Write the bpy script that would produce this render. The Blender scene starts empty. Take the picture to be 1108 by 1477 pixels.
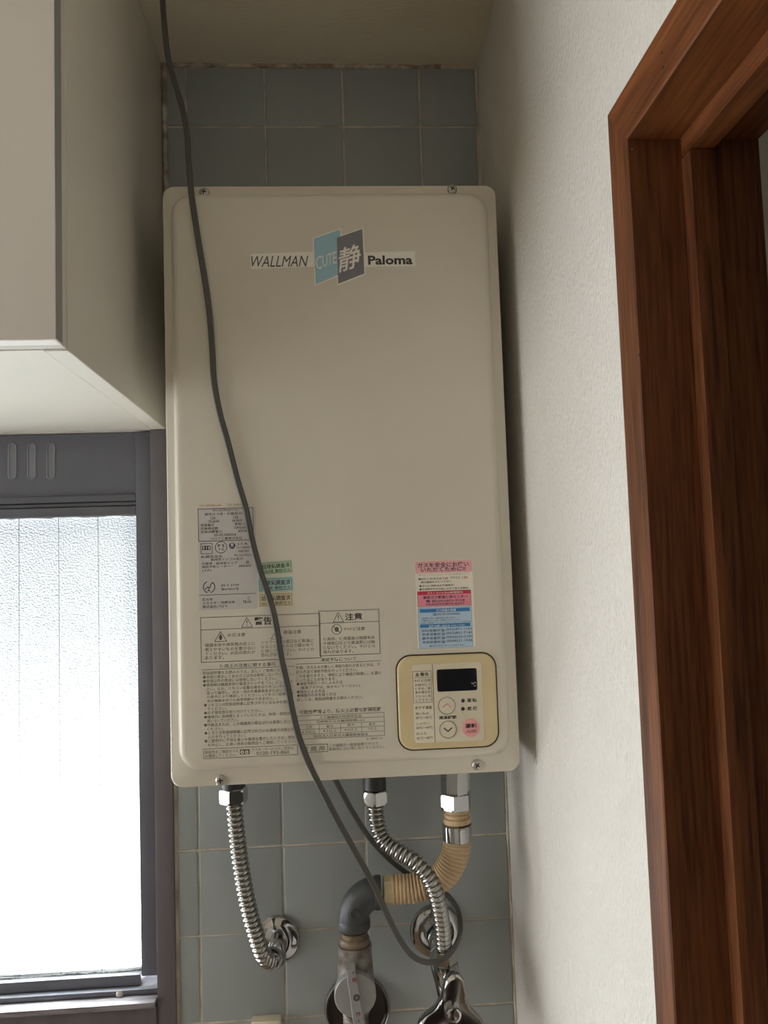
import bpy, bmesh, math, random
from mathutils import Vector, Matrix
random.seed(7)
PI = math.pi
scene = bpy.context.scene
COL = scene.collection

# ------------------------------------------------------------------ camera
IW, IH = 1108.0, 1477.0
FPX = 1134.23
CAM = Vector((0.17609, -0.97955, 1.63428))
YAW, PITCH, ROLL = 0.06117, 0.06687, 0.03295
_f = Vector((math.sin(YAW)*math.cos(PITCH), math.cos(YAW)*math.cos(PITCH), math.sin(PITCH)))
_r0 = Vector((math.cos(YAW), -math.sin(YAW), 0)); _u0 = _r0.cross(_f)
_c, _s = math.cos(ROLL), math.sin(ROLL)
_r = _c*_r0 - _s*_u0; _u = _s*_r0 + _c*_u0
cam_d = bpy.data.cameras.new('camera'); cam = bpy.data.objects.new('camera', cam_d); COL.objects.link(cam)
M = Matrix.Identity(4)
for i in range(3):
    M[i][0], M[i][1], M[i][2], M[i][3] = _r[i], _u[i], -_f[i], CAM[i]
cam.matrix_world = M
cam_d.sensor_fit = 'VERTICAL'; cam_d.sensor_height = 36.0; cam_d.sensor_width = 27.0
cam_d.lens = FPX*36.0/IH; cam_d.clip_start = 0.02
scene.camera = cam

def at(px, py, axis, val):
    """real-world point of the photo's pixel on the plane coordinate[axis] = val"""
    d = _f + _r*((px-IW/2)/FPX) - _u*((py-IH/2)/FPX)
    return CAM + d*((val-CAM[axis])/d[axis])
def aty(px, py, y): return at(px, py, 1, y)

# ------------------------------------------------------------------ world, lights, exposure
world = bpy.data.worlds.new('world'); scene.world = world; world.use_nodes = True
bg = world.node_tree.nodes['Background']; bg.inputs[0].default_value = (0.80, 0.90, 1.0, 1); bg.inputs[1].default_value = 0.20

def area(name, loc, direction, sx, sy, power, color):
    l = bpy.data.lights.new(name, 'AREA'); l.shape = 'RECTANGLE'; l.size = sx; l.size_y = sy
    l.energy = power; l.color = color
    o = bpy.data.objects.new(name, l); COL.objects.link(o); o.location = loc
    o.rotation_euler = Vector(direction).to_track_quat('-Z', 'Y').to_euler()
    return o
# added strip lamp just outside the obscured pane, brightening its foot most
area('added_pane_lamp', (-0.905, 0.082, 1.138), (0, 0.0, 1), 1.72, 0.07, 50.0, (0.98, 0.99, 1.0))
# added side lamp, out of frame, at an invented window opening
area('added_side_lamp', (-2.02, -0.70, 1.22), (1, 0.0, 0.0), 1.26, 1.25, 27.5, (1.0, 1.0, 1.0))

vs = scene.view_settings
vs.view_transform = 'Standard'; vs.look = 'None'; vs.gamma = 1.0; vs.use_curve_mapping = False; vs.exposure = 0.0
scene.cycles.max_bounces = 14; scene.cycles.diffuse_bounces = 7; scene.cycles.glossy_bounces = 5
scene.cycles.transparent_max_bounces = 12; scene.cycles.sample_clamp_indirect = 20.0

# ------------------------------------------------------------------ materials
def lin(c):
    c = [v/255.0 for v in c]
    return tuple(v/12.92 if v <= 0.04045 else ((v+0.055)/1.055)**2.4 for v in c) + (1.0,)
MATS = {}
def mat(name, rgb, rough=0.5, metal=0.0, spec=0.5, var=0.0, vscale=8.0, bump=0.0, bscale=200.0, bdist=0.001, stretch=(1, 1, 1), rgb2=None, detail=3.0, coat=0.0):
    m = bpy.data.materials.new(name); m.use_nodes = True; MATS[name] = m
    nt = m.node_tree; b = nt.nodes['Principled BSDF']
    b.inputs['Base Color'].default_value = lin(rgb); b.inputs['Roughness'].default_value = rough
    b.inputs['Metallic'].default_value = metal; b.inputs['Specular IOR Level'].default_value = spec
    b.inputs['Coat Weight'].default_value = coat
    tc = nt.nodes.new('ShaderNodeTexCoord'); mp = nt.nodes.new('ShaderNodeMapping'); mp.inputs['Scale'].default_value = stretch
    geo = nt.nodes.new('ShaderNodeNewGeometry')
    nt.links.new(geo.outputs['Position'], mp.inputs['Vector'])
    if var or rgb2:
        n = nt.nodes.new('ShaderNodeTexNoise'); n.inputs['Scale'].default_value = vscale; n.inputs['Detail'].default_value = detail
        nt.links.new(mp.outputs[0], n.inputs['Vector'])
        r = nt.nodes.new('ShaderNodeValToRGB'); r.color_ramp.elements[0].position = 0.36; r.color_ramp.elements[1].position = 0.64
        c0 = lin(rgb); c1 = lin(rgb2) if rgb2 else tuple(max(0, min(1, v*(1-var))) for v in c0[:3])+(1,)
        if not rgb2: c0 = tuple(min(1, v*(1+var*0.5)) for v in c0[:3])+(1,)
        r.color_ramp.elements[0].color = c1; r.color_ramp.elements[1].color = c0
        nt.links.new(n.outputs['Fac'], r.inputs[0]); nt.links.new(r.outputs[0], b.inputs['Base Color'])
    if bump:
        n = nt.nodes.new('ShaderNodeTexNoise'); n.inputs['Scale'].default_value = bscale; n.inputs['Detail'].default_value = 2.0
        nt.links.new(mp.outputs[0], n.inputs['Vector'])
        bp = nt.nodes.new('ShaderNodeBump'); bp.inputs['Strength'].default_value = bump; bp.inputs['Distance'].default_value = bdist
        nt.links.new(n.outputs['Fac'], bp.inputs['Height']); nt.links.new(bp.outputs[0], b.inputs['Normal'])
    return m

mat('tile', (150, 156, 154), 0.28, var=0.06, vscale=5, bump=0.05, bscale=25, bdist=0.002)
mat('grout', (206, 199, 182), 0.9, rgb2=(168, 156, 136), vscale=30, bump=0.4, bscale=250)
mat('caulk', (196, 188, 172), 0.8, rgb2=(136, 120, 102), vscale=55, bump=0.5, bscale=120, bdist=0.002)
mat('wallpaper', (220, 217, 210), 0.75, var=0.03, vscale=5, bump=1.0, bscale=400, bdist=0.0030, stretch=(1, 1.0, 0.5), spec=0.35)
mat('ceiling_paper', (224, 215, 196), 0.85, var=0.05, vscale=4, bump=0.6, bscale=260, bdist=0.001, stretch=(0.35, 1.6, 1))
mat('plaster', (222, 219, 213), 0.8, var=0.04, vscale=3)
mat('floor_wood', (132, 108, 84), 0.45, var=0.2, vscale=6, stretch=(1, 8, 1))
mat('hall_wall', (200, 198, 190), 0.8, var=0.03)
mat('cab_door', (230, 226, 220), 0.38, var=0.02, vscale=4)
mat('cab_side', (212, 208, 198), 0.34, var=0.03, vscale=3)
mat('cab_bottom', (226, 222, 210), 0.45, var=0.02, vscale=4)
mat('edge_white', (244, 242, 238), 0.4)
mat('cab_gap', (146, 144, 142), 0.6)
mat('enamel', (209, 203, 187), 0.36, var=0.025, vscale=7, bump=0.03, bscale=400, bdist=0.0005, coat=0.1)
mat('enamel_case', (206, 201, 186), 0.45)
mat('screw', (186, 183, 176), 0.3, 0.7)
mat('screw_dark', (38, 34, 32), 0.6)
mat('chrome', (180, 180, 179), 0.11, 1.0, bump=0.04, bscale=60, bdist=0.002)
mat('chrome_worn', (150, 147, 140), 0.3, 1.0, bump=0.25, bscale=140, bdist=0.001)
mat('steel_hose', (164, 163, 160), 0.2, 1.0)
mat('brass_dirty', (120, 104, 86), 0.55, 0.5, var=0.3, vscale=90, bump=0.3, bscale=200)
mat('cast_grey', (142, 139, 132), 0.5, 0.4, rgb2=(92, 82, 72), vscale=60, bump=0.3, bscale=220)
mat('knob_grey', (152, 152, 150), 0.42, 0.2, var=0.08, vscale=40)
mat('plate_dark', (70, 66, 64), 0.3, 0.8)
mat('black_pipe', (58, 60, 62), 0.5, 0.0, var=0.15, vscale=30, bump=0.15, bscale=180)
mat('black_cap', (28, 27, 27), 0.5)
mat('tan_hose', (190, 164, 128), 0.5, var=0.10, vscale=40)
mat('tan_nut', (188, 172, 136), 0.5, var=0.15, vscale=80)
mat('cord', (78, 77, 72), 0.38)
mat('cream_plastic', (214, 204, 180), 0.45)
mat('frame_dark', (98, 99, 107), 0.42, var=0.10, vscale=10)
mat('frame_trim', (100, 95, 98), 0.5, var=0.15, vscale=16, stretch=(3, 3, 0.4), bump=0.15, bscale=60, bdist=0.001)
mat('frame_slot', (118, 120, 126), 0.5)
mat('putty', (150, 150, 146), 0.7, rgb2=(80, 80, 80), vscale=200)
mat('sill_wood', (146, 142, 146), 0.4, rgb2=(108, 102, 106), vscale=20, stretch=(1, 6, 14))
mat('wire', (120, 128, 134), 0.4, 0.4)
mat('bezel', (210, 192, 150), 0.4, var=0.04, vscale=20)
mat('panel_face', (216, 208, 186), 0.35)
mat('display', (22, 24, 30), 0.15)
mat('display_print', (170, 172, 168), 0.5)
mat('seam', (58, 50, 42), 0.8)
mat('ink', (62, 60, 58), 0.7)
mat('ink_mid', (80, 78, 78), 0.7)
mat('ink_soft', (112, 108, 100), 0.7)
mat('ink_black', (34, 32, 36), 0.7)
mat('ink_navy', (46, 50, 66), 0.7)
mat('ink_red', (196, 40, 70), 0.7)
mat('ink_white', (236, 232, 222), 0.7)
mat('ink_orange', (176, 140, 108), 0.7)
mat('plate_film', (194, 190, 186), 0.35)
mat('clear_film', (210, 204, 189), 0.3)
mat('paper_white', (232, 226, 208), 0.5)
mat('logo_blue', (152, 190, 206), 0.45)
mat('logo_grey', (120, 120, 127), 0.45)
mat('logo_white', (232, 229, 218), 0.5)
mat('sticker_green', (184, 208, 176), 0.5)
mat('sticker_teal', (168, 202, 196), 0.5)
mat('sticker_cream', (216, 204, 168), 0.5)
mat('pink', (232, 172, 176), 0.5)
mat('pink_block', (224, 140, 158), 0.5)
mat('light_blue', (178, 204, 224), 0.5)
mat('mid_blue', (48, 122, 182), 0.5)
mat('btn_pink', (228, 160, 160), 0.45)
mat('mark_red', (120, 60, 56), 0.7)

def wood_mat(name, dark, light, axis, gscale=1.0, rough=0.5):
    """reddish timber; grain runs along the given axis"""
    m = bpy.data.materials.new(name); m.use_nodes = True; MATS[name] = m
    nt = m.node_tree; b = nt.nodes['Principled BSDF']; b.inputs['Roughness'].default_value = rough; b.inputs['Specular IOR Level'].default_value = 0.3
    geo = nt.nodes.new('ShaderNodeNewGeometry'); mp = nt.nodes.new('ShaderNodeMapping')
    sc = [1, 1, 1]; sc[axis] = 0.045; mp.inputs['Scale'].default_value = sc
    nt.links.new(geo.outputs['Position'], mp.inputs[0])
    n1 = nt.nodes.new('ShaderNodeTexNoise'); n1.inputs['Scale'].default_value = 420*gscale; n1.inputs['Detail'].default_value = 5
    n2 = nt.nodes.new('ShaderNodeTexNoise'); n2.inputs['Scale'].default_value = 38*gscale; n2.inputs['Detail'].default_value = 4; n2.inputs['Distortion'].default_value = 0.8
    nt.links.new(mp.outputs[0], n1.inputs[0]); nt.links.new(mp.outputs[0], n2.inputs[0])
    mx = nt.nodes.new('ShaderNodeMath'); mx.operation = 'ADD'
    m1 = nt.nodes.new('ShaderNodeMath'); m1.operation = 'MULTIPLY'; m1.inputs[1].default_value = 0.5
    nt.links.new(n1.outputs['Fac'], m1.inputs[0]); nt.links.new(m1.outputs[0], mx.inputs[0])
    m2 = nt.nodes.new('ShaderNodeMath'); m2.operation = 'MULTIPLY'; m2.inputs[1].default_value = 0.5
    nt.links.new(n2.outputs['Fac'], m2.inputs[0]); nt.links.new(m2.outputs[0], mx.inputs[1])
    r = nt.nodes.new('ShaderNodeValToRGB'); r.color_ramp.elements[0].position = 0.36; r.color_ramp.elements[1].position = 0.64
    r.color_ramp.elements[0].color = lin(dark); r.color_ramp.elements[1].color = lin(light)
    nt.links.new(mx.outputs[0], r.inputs[0]); nt.links.new(r.outputs[0], b.inputs['Base Color'])
    bp = nt.nodes.new('ShaderNodeBump'); bp.inputs['Strength'].default_value = 0.25; bp.inputs['Distance'].default_value = 0.0008
    nt.links.new(mx.outputs[0], bp.inputs['Height']); nt.links.new(bp.outputs[0], b.inputs['Normal'])
    return m
wood_mat('wood_jamb', (60, 31, 16), (122, 73, 40), 2)
wood_mat('wood_head', (78, 41, 19), (134, 80, 42), 1)

# obscured glass: knobbly inner face scatters the daylight, the outer face is clear
m = bpy.data.materials.new('obscured_glass'); m.use_nodes = True; MATS['obscured_glass'] = m
nt = m.node_tree; nt.nodes.remove(nt.nodes['Principled BSDF']); out = nt.nodes['Material Output']
tr = nt.nodes.new('ShaderNodeBsdfTranslucent'); tr.inputs[0].default_value = (0.94, 0.97, 0.98, 1)
gl = nt.nodes.new('ShaderNodeBsdfGlossy'); gl.inputs['Roughness'].default_value = 0.25; gl.inputs[0].default_value = (0.9, 0.9, 0.9, 1)
mx = nt.nodes.new('ShaderNodeMixShader'); mx.inputs[0].default_value = 0.06
geo = nt.nodes.new('ShaderNodeNewGeometry')
vo = nt.nodes.new('ShaderNodeTexNoise'); vo.inputs['Scale'].default_value = 420; vo.inputs['Detail'].default_value = 1.5
nt.links.new(geo.outputs['Position'], vo.inputs[0])
bp = nt.nodes.new('ShaderNodeBump'); bp.inputs['Strength'].default_value = 0.6; bp.inputs['Distance'].default_value = 0.0012
nt.links.new(vo.outputs['Fac'], bp.inputs['Height'])
nt.links.new(bp.outputs[0], tr.inputs['Normal']); nt.links.new(bp.outputs[0], gl.inputs['Normal'])
nt.links.new(tr.outputs[0], mx.inputs[1]); nt.links.new(gl.outputs[0], mx.inputs[2]); nt.links.new(mx.outputs[0], out.inputs[0])
m = bpy.data.materials.new('clear_glass'); m.use_nodes = True; MATS['clear_glass'] = m
nt = m.node_tree; nt.nodes.remove(nt.nodes['Principled BSDF']); out = nt.nodes['Material Output']
tp = nt.nodes.new('ShaderNodeBsdfTransparent'); tp.inputs[0].default_value = (0.95, 0.98, 0.97, 1)
nt.links.new(tp.outputs[0], out.inputs[0])

# ------------------------------------------------------------------ mesh helpers
class MB:
    def __init__(self): self.v = []; self.f = []; self.mi = []
    def add(self, vs, fs, mi=0):
        o = len(self.v); self.v += [tuple(p) for p in vs]; self.f += [tuple(i+o for i in f) for f in fs]; self.mi += [mi]*len(fs)
        return self
    def box(self, x0, x1, y0, y1, z0, z1, mi=0):
        vs = [(x, y, z) for x in (x0, x1) for y in (y0, y1) for z in (z0, z1)]
        fs = [(0, 1, 3, 2), (4, 6, 7, 5), (0, 4, 5, 1), (2, 3, 7, 6), (0, 2, 6, 4), (1, 5, 7, 3)]
        return self.add(vs, fs, mi)
    def loft(self, rings, cap0=True, cap1=True, closed=True, mi=0):
        n = len(rings[0]); vs = [p for r in rings for p in r]; fs = []
        for k in range(len(rings)-1):
            for i in range(n if closed else n-1):
                j = (i+1) % n; fs.append((k*n+i, k*n+j, (k+1)*n+j, (k+1)*n+i))
        if cap0: fs.append(tuple(range(n-1, -1, -1)))
        if cap1: fs.append(tuple(range((len(rings)-1)*n, len(rings)*n)))
        return self.add(vs, fs, mi)
    def lathe(self, prof, origin, axis, seg=32, mi=0, caps=True):
        """prof: list of (radius, distance along axis)"""
        a = Vector(axis).normalized(); e1 = a.orthogonal().normalized(); e2 = a.cross(e1); o = Vector(origin)
        rings = []
        for r, h in prof:
            rings.append([o + a*h + (e1*math.cos(2*PI*i/seg)+e2*math.sin(2*PI*i/seg))*max(r, 1e-5) for i in range(seg)])
        return self.loft(rings, caps, caps, True, mi)
    def hexa(self, origin, axis, r, h, ch=0.12, mi=0, twist=0.0, seg=6):
        """hexagonal nut with chamfered ends"""
        a = Vector(axis).normalized(); e1 = Vector((1, 0, 0)) if abs(a.x) < 0.9 else Vector((0, 1, 0))
        e1 = (e1 - a*e1.dot(a)).normalized(); e2 = a.cross(e1); o = Vector(origin); c = h*ch
        rings = []; N_ = seg*8; ap = r*math.cos(PI/seg)
        for t in (0, 0.06, 0.14, 0.24, 0.5, 0.76, 0.86, 0.94, 1.0):
            e = min(t, 1-t)*h; rc = r*1.02 if e > c*1.6 else ap*0.94+(r*1.02-ap*0.94)*math.sqrt(max(0, 1-(1-e/(c*1.6))**2))
            ring = []
            for i in range(N_):
                th = 2*PI*i/N_; q = (th % (2*PI/seg))-PI/seg
                rad = min(ap/math.cos(q), rc); ring.append(o + a*(t*h) + (e1*math.cos(th+twist)+e2*math.sin(th+twist))*rad)
            rings.append(ring)
        return self.loft(rings, True, True, True, mi)
    def sweep(self, path, radius, seg=16, mi=0, section=None, ref=None):
        """path: list of Vectors; radius: number or list; section: list of 2-D points"""
        n = len(path); T = []
        for i in range(n): T.append((path[min(i+1, n-1)]-path[max(i-1, 0)]).normalized())
        e1 = (ref - T[0]*ref.dot(T[0])).normalized() if ref else T[0].orthogonal().normalized()
        rings = []
        for i in range(n):
            if ref and abs(ref.dot(T[i])) < 0.985: e1 = (ref - T[i]*ref.dot(T[i])).normalized()
            else: e1 = (e1 - T[i]*e1.dot(T[i])).normalized()
            e2 = T[i].cross(e1); r = radius[i] if isinstance(radius, list) else radius
            if section: rings.append([path[i]+e1*(a*r)+e2*(b*r) for a, b in section])
            else: rings.append([path[i]+(e1*math.cos(2*PI*k/seg)+e2*math.sin(2*PI*k/seg))*r for k in range(seg)])
        return self.loft(rings, True, True, True, mi)
    def build(self, name, mats, parent=None, smooth=True, angle=35, bevel=0.0):
        me = bpy.data.meshes.new(name); me.from_pydata(self.v, [], self.f)
        if isinstance(mats, str): mats = [mats]
        for k in mats: me.materials.append(MATS[k])
        for p, mi in zip(me.polygons, self.mi): p.material_index = mi
        bm = bmesh.new(); bm.from_mesh(me)
        bmesh.ops.recalc_face_normals(bm, faces=bm.faces)
        if bevel: bmesh.ops.bevel(bm, geom=list(bm.edges), offset=bevel, segments=2, affect='EDGES', profile=0.6)
        if smooth:
            for f in bm.faces: f.smooth = True
            for e in bm.edges:
                if len(e.link_faces) == 2 and e.calc_face_angle(0) > math.radians(angle): e.smooth = False
        bm.to_mesh(me); bm.free()
        o = bpy.data.objects.new(name, me); COL.objects.link(o)
        if parent: o.parent = parent
        return o
def tag(o, label=None, cat=None, kind=None, group=None):
    if label: o['label'] = label
    if cat: o['category'] = cat
    if kind: o['kind'] = kind
    if group: o['group'] = group
    return o
def empty(name, loc=(0, 0, 0)):
    o = bpy.data.objects.new(name, None); o.empty_display_size = 0.05; COL.objects.link(o)
    return o
def box(name, x0, x1, y0, y1, z0, z1, m, parent=None, bevel=0.0):
    return MB().box(x0, x1, y0, y1, z0, z1).build(name, m, parent, smooth=bool(bevel), bevel=bevel)
def rr(x0, x1, z0, z1, r, y, n=6):
    """rounded rectangle outline in a plane of constant y"""
    pts = []
    for cx, cz, a0 in ((x1-r, z1-r, 0), (x0+r, z1-r, 90), (x0+r, z0+r, 180), (x1-r, z0+r, 270)):
        for k in range(n+1):
            a = math.radians(a0+90.0*k/n); pts.append((cx+r*math.cos(a), y, cz+r*math.sin(a)))
    return pts
def catmull(pts, step):
    P = [Vector(p) for p in pts]; P = [P[0]*2-P[1]] + P + [P[-1]*2-P[-2]]
    raw = []
    for i in range(1, len(P)-2):
        p0, p1, p2, p3 = P[i-1], P[i], P[i+1], P[i+2]
        for k in range(24):
            t = k/24.0
            raw.append(0.5*((2*p1)+(p2-p0)*t+(2*p0-5*p1+4*p2-p3)*t*t+(3*p1-p0-3*p2+p3)*t**3))
    raw.append(P[-2])
    L = [0.0]
    for a, b in zip(raw, raw[1:]): L.append(L[-1]+(b-a).length)
    n = max(2, int(round(L[-1]/step))); out = []; j = 0
    for k in range(n+1):
        s = L[-1]*k/n
        while j < len(L)-2 and L[j+1] < s: j += 1
        t = 0 if L[j+1] == L[j] else (s-L[j])/(L[j+1]-L[j])
        out.append(raw[j].lerp(raw[j+1], min(1, t)))
    return out, L[-1]
def corrugated(name, pts, r, amp, pitch, m, parent, seg=22):
    path, L = catmull(pts, pitch/10.0)
    rad = []
    for i in range(len(path)):
        ph = (L*i/(len(path)-1))/pitch
        rad.append(r + amp*(2*abs(math.sin(PI*ph))**0.8-1))
    return MB().sweep(path, rad, seg).build(name, m, parent, angle=80)

# ------------------------------------------------------------------ flat print (lettering)
_fc = bpy.data.curves.new('lettering_source', 'FONT'); _fo = bpy.data.objects.new('lettering_source', _fc); COL.objects.link(_fo)
_fc.resolution_u = 2
_cache = {}
def glyphs(body, bold=0.0, shear=0.0):
    k = (body, bold, shear)
    if k not in _cache:
        _fc.body = body; _fc.offset = bold; _fc.shear = shear
        _fo.update_tag()
        dg = bpy.context.evaluated_depsgraph_get(); dg.update()
        ev = _fo.evaluated_get(dg); me = ev.to_mesh()
        vs = [(v.co.x, v.co.y) for v in me.vertices]; fs = [tuple(p.vertices) for p in me.polygons]
        ev.to_mesh_clear()
        x0 = min(v[0] for v in vs); x1 = max(v[0] for v in vs); y0 = min(v[1] for v in vs); y1 = max(v[1] for v in vs)
        _cache[k] = ([((v[0]-x0)/(x1-x0), (v[1]-y0)/(y1-y0)) for v in vs], fs)
    return _cache[k]
class Sheet:
    """flat print on a plane y = Y; geometry gathered per ink"""
    def __init__(self, Y): self.Y = Y; self.m = {}; self.tf = None
    def _mb(self, ink): return self.m.setdefault(ink, MB())
    def P(self, x, z, lift):
        if self.tf: x, z = self.tf(x, z)
        return (x, self.Y-lift, z)
    def poly(self, pts, ink, lift=0.0001):
        self._mb(ink).add([self.P(x, z, lift) for x, z in pts], [tuple(range(len(pts)))])
    def rect(self, x0, x1, z0, z1, ink, lift=0.0001): self.poly([(x0, z0), (x1, z0), (x1, z1), (x0, z1)], ink, lift)
    def line(self, x0, z0, x1, z1, w, ink, lift=0.0002):
        d = Vector((x1-x0, z1-z0)); n = Vector((-d.y, d.x)).normalized()*w/2
        self.poly([(x0-n.x, z0-n.y), (x1-n.x, z1-n.y), (x1+n.x, z1+n.y), (x0+n.x, z0+n.y)], ink, lift)
    def frame(self, x0, x1, z0, z1, w, ink, lift=0.0002):
        h = w/2
        self.rect(x0-h, x1+h, z0-h, z0+h, ink, lift); self.rect(x0-h, x1+h, z1-h, z1+h, ink, lift)
        self.rect(x0-h, x0+h, z0, z1, ink, lift); self.rect(x1-h, x1+h, z0, z1, ink, lift)
    def ring(self, cx, cz, r, w, ink, lift=0.0002, a0=0, a1=360, n=36):
        vs = []; fs = []
        for k in range(n+1):
            a = math.radians(a0+(a1-a0)*k/n)
            for q in (r-w/2, r+w/2): vs.append(self.P(cx+q*math.cos(a), cz+q*math.sin(a), lift))
        for k in range(n): fs.append((2*k, 2*k+1, 2*k+3, 2*k+2))
        self._mb(ink).add(vs, fs)
    def disc(self, cx, cz, r, ink, lift=0.0002, n=36, sz=1.0):
        self.poly([(cx+r*math.cos(2*PI*k/n), cz+r*sz*math.sin(2*PI*k/n)) for k in range(n)], ink, lift)
    def text(self, body, x0, x1, zc, h, ink, lift=0.0002, bold=0.0, shear=0.0, slope=0.0):
        vs, fs = glyphs(body, bold, shear)
        self._mb(ink).add([self.P(x0+u*(x1-x0), zc+(w-0.5)*h+slope*u*(x1-x0), lift) for u, w in vs], fs)
    # pixel-measured versions: left end (xl, y), right end xr, height in photo pixels
    def pt(self, px, py): p = aty(px, py, self.Y); return p.x, p.z
    def sc(self): return (self.Y-CAM.y)/FPX
    def ptext(self, body, xl, xr, y, h, ink='ink', bold=0.0, shear=0.0, lift=0.0002, slope=0.0):
        x0, z0 = self.pt(xl, y); k = self.sc()
        self.text(body, x0, x0+(xr-xl)*k, z0, h*k, ink, lift, bold, shear, slope)
    def pframe(self, xl, xr, yt, yb, w, ink, lift=0.0002):
        x0, z1 = self.pt(xl, yt); _, z0 = self.pt(xl, yb); k = self.sc()
        self.frame(x0, x0+(xr-xl)*k, z0, z1, w*k, ink, lift); return x0, x0+(xr-xl)*k, z0, z1
    def phline(self, xl, xr, y, w, ink, lift=0.0002):
        x0, z = self.pt(xl, y); k = self.sc(); self.line(x0, z, x0+(xr-xl)*k, z, w*k, ink, lift)
    def prect(self, xl, xr, yt, yb, ink, lift=0.0001):
        x0, z1 = self.pt(xl, yt); _, z0 = self.pt(xl, yb); k = self.sc(); self.rect(x0, x0+(xr-xl)*k, z0, z1, ink, lift)
    def warn(self, px, py, w, h, ink, mark=True, lw=0.9):
        x, z = self.pt(px, py); k = self.sc(); w *= k; h *= k
        A, B, C = (x-w/2, z-h/2), (x+w/2, z-h/2), (x, z+h/2)
        for p, q in ((A, B), (B, C), (C, A)): self.line(*p, *q, lw*k, ink)
        if mark:
            self.line(x, z-h*0.12, x, z+h*0.22, 1.3*k, ink); self.disc(x, z-h*0.30, 0.8*k, ink, n=10)
    def build(self, parent, base, order=None):
        res = []
        for ink, mb in self.m.items():
            res.append(mb.build(base if not isinstance(base, dict) else base.get(ink, 'lettering'), ink, parent, smooth=False))
        return res

# ================================================================== the setting
XR = 0.37695          # right wall
ZC = 2.28313          # ceiling
XL, YF = -2.05, -3.0  # far left wall, wall behind the camera
WT = 0.075            # right wall thickness

fl = box('floor', XL-0.1, 1.6, YF-0.1, 0.1, -0.05, 0.0, 'floor_wood'); tag(fl, 'wooden floor of the kitchen', None, 'structure')
ce = box('ceiling', XL-0.1, 1.6, YF-0.1, 0.1, ZC, ZC+0.05, 'ceiling_paper'); tag(ce, 'beige papered ceiling above the tiled recess', None, 'structure')

# window opening of the back wall
WX0, WX1, WZ0, WZ1 = -1.78, -0.030, 1.085, 1.812
wb = MB()
Yw0, Yw1 = 0.006, 0.10
wb.box(WX1, 1.6, Yw0, Yw1, 0, ZC); wb.box(XL-0.1, WX0, Yw0, Yw1, 0, ZC)
wb.box(WX0, WX1, Yw0, Yw1, 0, WZ0); wb.box(WX0, WX1, Yw0, Yw1, WZ1, ZC)
wall_back = wb.build('wall_back', 'plaster', None, smooth=False); tag(wall_back, 'back wall with grey-green tiles behind the heater', None, 'structure')
TX0, TX1 = -0.0255, 0.3745
box('grout_bed', WX1, XR, 0.0012, Yw0, 0.0, ZC, 'grout', wall_back)
# tiles: three full columns, a narrow cut column at each side, rows every 100 mm
def tile_mesh(w, h):
    g = 0.0010; b = 0.0012
    mb = MB()
    R = lambda i, y: rr(-w/2+i, w/2-i, -h/2+i, h/2-i, 0.0016, y, 2)
    mb.loft([R(g, 0.006), R(g, 0.0010), R(g+0.0004, 0.0003), R(g+b, 0.0)], False, True)
    return mb
_tm = {}
cols = [(TX0, 0.0)] + [(0.1*i, 0.1*i+0.1) for i in range(3)] + [(0.3, TX1)]
rows = [(0.8+0.1*k, 0.9+0.1*k) for k in range(14)] + [(2.2, 2.2795)]
for (z0, z1) in rows:
    for (x0, x1) in cols:
        key = (round(x1-x0, 4), round(z1-z0, 4))
        if key not in _tm:
            o = tile_mesh(*key).build('tile', 'tile', wall_back, angle=50); _tm[key] = o.data
        else:
            o = bpy.data.objects.new('tile', _tm[key]); COL.objects.link(o); o.parent = wall_back
        o.location = ((x0+x1)/2+random.uniform(-.0003, .0003), random.uniform(-0.0004, 0.0004), (z0+z1)/2+random.uniform(-.0003, .0003))
        o.rotation_euler = (random.uniform(-.003, .003), random.uniform(-.002, .002), random.uniform(-.003, .003))
# ragged sealant along ceiling and cabinet
def bead(name, a, b, r, parent, n=60, m='caulk'):
    a, b = Vector(a), Vector(b); path = []; rad = []
    for i in range(n+1):
        t = i/n; path.append(a.lerp(b, t)+Vector((random.uniform(-.0008, .0008), random.uniform(-.0008, .0006), random.uniform(-.0008, .0008)))); rad.append(r*random.uniform(0.75, 1.2))
    return MB().sweep(path, rad, 8).build(name, m, parent, angle=80)
bead('sealant', (TX0-0.003, 0.001, 2.2815), (0.33, 0.001, 2.2810), 0.0028, wall_back)
bead('sealant', (-0.0272, 0.001, 1.82), (-0.0272, 0.001, 2.282), 0.0036, wall_back)
bead('sealant', (XR-0.0012, 0.0005, 0.9), (XR-0.0012, 0.0005, 2.28), 0.0018, wall_back, 80, 'grout')

# right wall with the doorway
DY = -0.470; DYI = -0.500; DZO = 1.9366; DZI = 1.903; DYE = -1.34
wr = MB()
wr.box(XR, XR+WT, DY-0.012, 0.006, 0, ZC); wr.box(XR, XR+WT, DYE, DY-0.012, DZO-0.012, ZC); wr.box(XR, XR+WT, YF, DYE, 0, ZC)
wall_right = wr.build('wall_right', 'wallpaper', None, smooth=False); tag(wall_right, 'white textured wallpaper wall beside the doorway', None, 'structure')

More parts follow.
